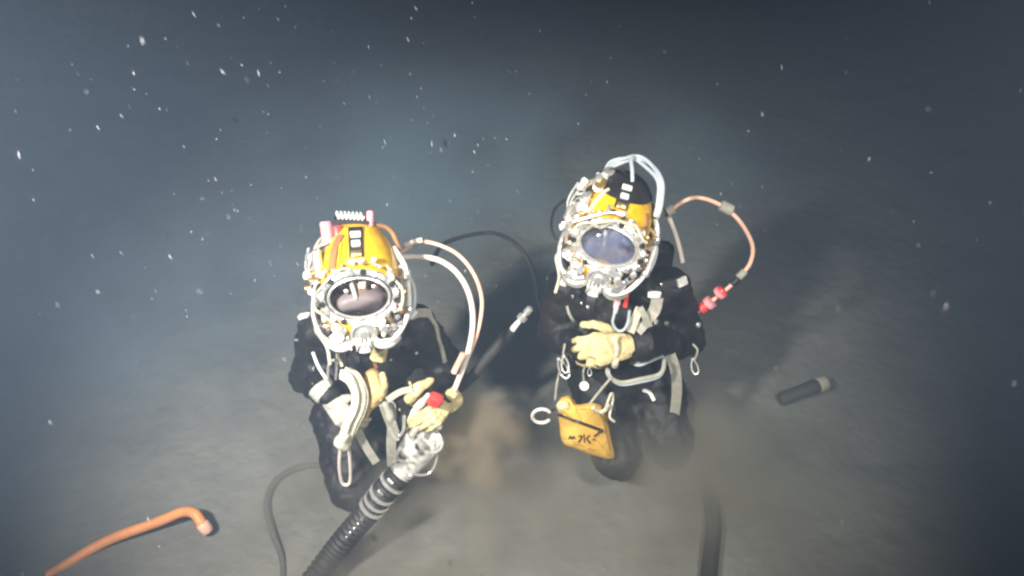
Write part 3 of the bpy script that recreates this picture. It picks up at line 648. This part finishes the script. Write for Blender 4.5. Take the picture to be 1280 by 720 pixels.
# ------------------------------------------------------------------ gear on the divers
def tool_bag():
    Y = 2.12
    o2 = [(697, 503), (702, 497), (711, 496), (718, 505), (724, 507), (740, 504), (752, 508), (757, 516), (763, 545), (768, 568), (764, 574), (742, 569), (716, 559), (703, 552), (699, 528)]
    base = P(735, 572, Y); T = empty('tool_bag', base); tag(T, 'yellow fabric tool bag with dark drawstring hanging at the right diver', 'bag')
    front = [P(x, y, Y + .02 * math.sin(i)) for i, (x, y) in enumerate(o2)]
    front = spline(front + [front[0]], 4)[:-1]
    c = sum(front, Vector()) / len(front); n = Vector((-.12, -.86, .48)).normalized()
    rings = []
    for k, off in ((.3, .040), (.72, .034), (.95, .018), (1.0, .0), (.97, -.022), (.8, -.05), (.3, -.06)):
        rings.append([c + (p - c) * k + n * (off + .007 * mnoise.noise(p * 22 + Vector((0, k * 2, 0)))) for p in front])
    MB().rings(rings).build('bag_body', 'bag', T, base)
    tree = BVHTree.FromPolygons([tuple(v) for r in [rings] for q in r for v in q], [(i * len(front) + j, i * len(front) + (j + 1) % len(front), (i + 1) * len(front) + (j + 1) % len(front), (i + 1) * len(front) + j) for i in range(6) for j in range(len(front))] + [tuple(range(len(front)))])
    def on(px, py, off):
        h = tree.ray_cast(CAM, ray(px, py).normalized())
        return (h[0] + n * off) if h[0] is not None else P(px, py, Y - .03)
    MB().tube([on(*q, .004) for q in [(698 + 55 * t, 518 + 20 * t) for t in (i / 10 for i in range(11))]], .006, 8).build('drawstring', 'dark', T, base)
    MB().ball(on(751, 538, .006), .009, 10, 7).build('cord_stop', 'dark', T, base)
    MB().tube([on(750, 539, .005), on(747, 542, .005), on(743, 545, .005)], .004, 6).build('cord_end', 'dark', T, base)
    MB().ball(on(704, 508, -.004), (.027, .016, .028), 14, 9).build('bag_corner_flap', 'glove', T, base)
    MB().tube([on(x, y, .002) for x, y in ((720, 512), (730, 511), (740, 511), (748, 514), (754, 524), (759, 546), (763, 564))], .0022, 6).build('seam', 'leather', T, base)
    MB().tube([on(x, y, .002) for x, y in ((704, 547), (718, 553), (740, 562), (760, 568))], .0022, 6).build('seam', 'leather', T, base)
    # hand-written marks
    ink = MB()
    for st in ([(711, 549), (713, 545), (715, 549), (717, 545), (719, 549)], [(723, 545), (727, 545), (726, 549), (723, 553)], [(730, 543), (731, 553)], [(733, 548), (737, 544)], [(733, 548), (738, 554)], [(741, 549), (744, 550)]):
        pts = [on(*q, .0015) for q in [(p.x, p.y) for p in spline([Vector(s) for s in st], 4)]]
        ink.ribbon(pts, [n] * len(pts), .0055, .002)
    ink.build('handwriting', 'dark', T, base)
    MB().tube(spline([on(741, 509, .006), on(750, 514, .010), on(757, 512, .012), P(760, 506, 2.09)], 5), .008, 8).build('bag_toggle', 'cream', T, base)
    MB().tube(spline([P(737, 505, 2.10), P(752, 486, 2.13), P(764, 472, 2.16)], 5), .005, 8).build('bag_rope', 'greyweb', T, base)
    MB().tube(spline([P(756, 512, 2.09), P(764, 492, 2.12), P(766, 500, 2.12), P(762, 520, 2.09), P(768, 527, 2.09)], 5), .005, 8).build('bag_lanyard', 'cream', T, base)
tool_bag()

c = P(677, 520, 2.14); ring = []
for j in range(19):
    a = R(35 + 290 * j / 18); ring.append(c + Vector((.036 * math.cos(a), -.2 * .036 * math.sin(a), .045 * math.sin(a))))
H_ = empty('snap_hook', c); tag(H_, 'pale C shaped snap hook hanging left of the yellow bag', 'hook')
MB().tube(ring, .0068, 8).build('hook_body', 'hosewhite', H_, c)
MB().tube(spline([c + Vector((.03, 0, .026)), c + Vector((.055, .01, .03)), P(698, 508, 2.14)], 5), .004, 6).build('hook_eye', 'dark', H_, c)

def dredge():
    base = G(470, 700, 0); D = empty('suction_hose', base)
    tag(D, 'ribbed black suction hose with steel clamps and cloudy clear nozzle in front of left diver', 'hose')
    path = spline([P(505, 588, 1.93), P(484, 610, 1.90), P(462, 638, 1.88), P(436, 668, 1.84), P(412, 698, 1.79), P(385, 735, 1.70), P(350, 790, 1.62)], 22)
    n = len(path)
    MB().tube(path, lambda t: .0455 + .0035 * math.sin(t * n * 1.5), 18).build('corrugated_hose', 'umb', D, base)
    def ringat(k, name, m, r, wdt):
        t = (path[k + 1] - path[k - 1]).normalized()
        return MB().lathe([(r - .004, -wdt), (r, -wdt * .8), (r, wdt * .8), (r - .004, wdt)], path[k], t, 24).build(name, m, D, base)
    for k in (16, 28, 35, 41): 
        o = ringat(k, 'hose_clamp', 'chrome', .0525, .007)
        t = (path[k + 1] - path[k - 1]).normalized(); s = t.cross((CAM - path[k]).normalized()).normalized(); q = path[k] + (CAM - path[k]).normalized() * .052 + s * .008
        MB().lathe([(.005, -.014), (.007, -.012), (.007, .012), (.005, .014)], q, s, 8).build('clamp_screw', 'chrome', o, base)
    for k in range(48, 70, 4):
        v = (CAM - path[k]).normalized(); MB().lathe([(.006, 0), (.006, .004), (.003, .006)], path[k] + v * .047, v, 8).build('rivet', 'chrome', D, base)
    # nozzle: cloudy clear hood flaring towards the hand
    a = P(500, 594, 1.93); b = P(530, 548, 1.95); ax = (b - a).normalized()
    L = (b - a).length
    prof = [(.040, -.02), (.044, 0), (.052, L * .2), (.060, L * .5), (.068, L * .8), (.070, L), (.072, L + .006), (.067, L + .008), (.062, L * .75), (.053, L * .45), (.044, L * .15)]
    nz = MB(); nz.lathe(prof, a, ax, 28); nz.f = [f for f in nz.f if len(f) < 20]
    nz.build('nozzle_hood', 'cloudy', D, base)
    u = ax.orthogonal().normalized(); v = ax.cross(u)
    MB().tube([b + ax * .006 + (u * math.cos(t) + v * math.sin(t)) * .071 for t in (2 * math.pi * j / 36 for j in range(36))], .0045, 8, closed=True).build('nozzle_rim', 'cloudy', D, base)
    MB().tube(spline([P(512, 594, 1.87), P(536, 592, 1.90), P(546, 574, 1.92), P(544, 556, 1.93)], 6), .005, 8).build('wire_handle', 'chrome', D, base)
    MB().ball(P(513, 594, 1.865), (.013, .009, .009), 10, 7).build('handle_bolt', 'chrome', D, base)
    MB().tube(spline([P(514, 545, 1.93), P(523, 533, 1.95), P(536, 528, 1.96), P(550, 534, 1.97)], 6), .012, 8).build('grip_bar', 'greyweb', D, base)
dredge()

def hoses():
    base = P(566, 492, 2.1); U = empty('umbilical_hose', base)
    tag(U, 'pale pink umbilical hoses looping out from the helmet of the left diver', 'hose')
    MB().tube(spline([P(496, 322, 2.34), P(520, 321, 2.34), P(548, 325, 2.32), P(572, 342, 2.28), P(587, 370, 2.24), P(591, 405, 2.20), P(584, 445, 2.14), P(573, 475, 2.10), P(565, 494, 2.08)], 8), .0105, 10).build('hose', 'hosewhite', U, base)
    MB().tube(spline([P(500, 316, 2.38), P(522, 303, 2.38), P(545, 305, 2.36), P(572, 318, 2.33), P(592, 342, 2.29), P(602, 372, 2.26), P(600, 402, 2.22), P(592, 430, 2.18), P(580, 458, 2.14), P(566, 492, 2.10)], 8), .0075, 10).build('hose', 'hosepink', U, base)
    MB().tube(spline([P(507, 306, 2.36), P(518, 302, 2.36), P(528, 300, 2.36)], 5), .010, 10).build('hose_sleeve', 'hosewhite', U, base)
    MB().tube(spline([P(579, 442, 2.10), P(572, 456, 2.09), P(567, 466, 2.08)], 5), .011, 8).build('hose_sleeve', 'hosepink', U, base)
    MB().lathe([(.012, -.02), (.020, -.016), (.022, .012), (.014, .02)], P(564, 494, 2.07), (.1, -.3, 1), 12).build('hose_fitting', 'glove', U, base)
    base = P(888, 378, 2.4); U = empty('umbilical_hose', base)
    tag(U, 'thin pale umbilical loop with red couplings on the right of the other diver', 'hose')
    MB().tube(spline([P(832, 272, 2.56), P(846, 257, 2.56), P(870, 247, 2.56), P(900, 256, 2.55), P(924, 276, 2.52), P(940, 305, 2.50), P(938, 328, 2.48), P(925, 345, 2.46), P(910, 360, 2.45), P(885, 380, 2.44), P(868, 392, 2.42)], 8), .0085, 10).build('hose', 'hosepink', U, base)
    def sleeve(a, b, m, r, nm='coupling'):
        d = b - a; return MB().lathe([(r * .6, 0), (r, .1 * d.length), (r, .9 * d.length), (r * .6, d.length)], a, d, 12).build(nm, m, U, base)
    sleeve(P(900, 256, 2.55), P(916, 264, 2.54), 'greyweb', .022); sleeve(P(922, 348, 2.46), P(932, 338, 2.47), 'greyweb', .015)
    sleeve(P(896, 370, 2.44), P(906, 362, 2.445), 'red', .024); sleeve(P(874, 388, 2.43), P(886, 379, 2.44), 'red', .022)
    sleeve(P(884, 381, 2.43), P(890, 376, 2.43), 'pink', .027); sleeve(P(898, 368, 2.44), P(902, 364, 2.44), 'pink', .027)
    sleeve(P(915, 356, 2.45), P(924, 347, 2.455), 'dark', .014)
    MB().tube(spline([P(836, 272, 2.52), P(843, 290, 2.51), P(849, 310, 2.50), P(853, 328, 2.48)], 6), .010, 10).build('hose', 'hosewhite', U, base)
    sleeve(P(832, 266, 2.54), P(842, 260, 2.55), 'greyweb', .020, 'hose_fitting')
    # black hose with shiny end between the two divers
    a = P(560, 500, 2.30); base = a; U = empty('hose_end', base); tag(U, 'straight black hose with shiny metal end fitting between the two divers', 'hose')
    MB().tube(spline([P(520, 520, 2.34), P(580, 480, 2.34), P(612, 444, 2.37), P(640, 412, 2.40)], 8), .022, 12).build('hose', 'umb', U, base)
    b = P(640, 412, 2.40); e = P(664, 384, 2.42); d = e - b; L = d.length
    MB().lathe([(.012, -.02), (.014, 0), (.012, .18 * L), (.010, .4 * L), (.010, .42 * L)], b, d, 12).build('ferrule', 'white', U, base)
    MB().lathe([(.010, .42 * L), (.021, .46 * L), (.021, .62 * L), (.009, .66 * L), (.009, .7 * L), (.015, .74 * L), (.015, .95 * L), (.006, L)], b, d, 12).build('hose_nozzle', 'chrome', U, base)
    # thin dark cables drifting behind
    a = P(540, 330, 2.6); U = MB().tube(spline([a, P(556, 304, 3.0), P(605, 291, 3.2), P(635, 298, 3.1), P(656, 318, 3.0), P(668, 345, 2.9), P(673, 378, 2.75), P(690, 420, 2.6)], 8), .010, 10).build('cable', 'umb', None, a)
    tag(U, 'thin dark cable curving through the water between the two divers', 'cable')
    a = P(712, 300, 2.6); U = MB().tube(spline([P(722, 246, 2.60), P(706, 250, 2.62), P(693, 262, 2.64), P(689, 282, 2.64), P(696, 300, 2.62), a], 8), .006, 8).build('cable', 'umb', None, a)
    tag(U, 'short dark cable loop left of the right diver\'s helmet', 'cable')
hoses()

# ------------------------------------------------------------------ things on the seabed
def seabed_things():
    a = G(240, 650, .05); U = empty('orange_hose', a); tag(U, 'bright orange hose end bent over on the seabed at lower left', 'hose')
    MB().tube(spline([G(60, 720, -.02), G(130, 678, .03), G(198, 652, .07), G(228, 640, .10), G(243, 642, .10), G(251, 652, .08), G(255, 658, .06)], 8), .021, 12).build('hose', 'orange', U, a)
    p = G(253, 655, .07); q = G(259, 663, .04); MB().lathe([(.020, -.01), (.026, 0), (.026, .035), (.020, .042)], p, q - p, 14).build('end_cap', 'hosepink', U, a)
    a = G(1000, 490, .04); U = empty('pipe_stub', a); tag(U, 'short dark pipe with pale end lying on the seabed at far right', 'pipe')
    p = G(975, 500, -.012); q = G(1022, 482, .018); d = q - p
    MB().lathe([(.030, 0), (.034, .01), (.034, .6 * d.length), (.036, .62 * d.length), (.036, .98 * d.length), (.030, d.length)], p, d, 16).build('pipe', 'pipe', U, a)
    MB().lathe([(.030, 0), (.038, .004), (.038, .04), (.030, .05), (.02, .048)], q, d, 16).build('end_cap', 'palecap', U, a)
    a = G(890, 660, .03); U = MB().tube(spline([G(868, 585, -.07), G(884, 612, -.01), G(892, 650, .025), G(889, 690, .035), G(884, 740, .03), G(880, 800, .02)], 8), .033, 14).build('dark_hose', 'umb', None, a)
    tag(U, 'thick dark hose rising out of the silt, lower right of both divers', 'hose')
    a = G(345, 660, .01); U = MB().tube(spline([G(430, 585, -.01), G(385, 582, -.012), G(348, 598, -.010), G(333, 630, -.008), G(342, 668, -.008), G(354, 705, -.008), G(352, 780, -.01)], 8), .013, 10).build('silted_hose', 'mudhose', None, a)
    tag(U, 'thin silted hose lying in the mud left of the left diver', 'hose')
seabed_things()

# ------------------------------------------------------------------ drifting particles
def marine_snow():
    mb = MB(); r = random.Random(11)
    def fleck(p, L, wd):
        d = Vector((r.gauss(-.25, .15), r.gauss(0, .2), 1)).normalized(); u = d.orthogonal().normalized(); v = d.cross(u)
        mb.add([p + d * L, p - d * L] + [p + (u * math.cos(a) + v * math.sin(a)) * wd * r.uniform(.6, 1.2) for a in (0, 1.57, 3.14, 4.71)],
               [(0, 2, 3), (0, 3, 4), (0, 4, 5), (0, 5, 2), (1, 3, 2), (1, 4, 3), (1, 5, 4), (1, 2, 5)])
    for i in range(460):
        px = r.uniform(-80, 1360) if i % 3 else r.uniform(150, 650); py = r.uniform(0, 720) if i % 4 == 0 else r.uniform(-10, 400)
        t = r.uniform(1.0, 1.3) if i % 11 == 0 else r.uniform(1.0, 1.8) if i % 8 == 0 else r.uniform(1.6, 5.0); d = ray(px, py); p = CAM + d * t
        if p.z < .1: continue
        s = r.choice((.0009, .0010, .0012, .0016, .0024)) * (1 + .3 * max(0, t - 1.5)) * (.7 if t < .9 else 1); fleck(p, s * r.uniform(1.5, 4.5), s * .8)
    o = mb.build('marine_snow', 'snow', smooth=False); tag(o, 'small pale flecks drifting through the water', 'particles', kind='stuff')
marine_snow()
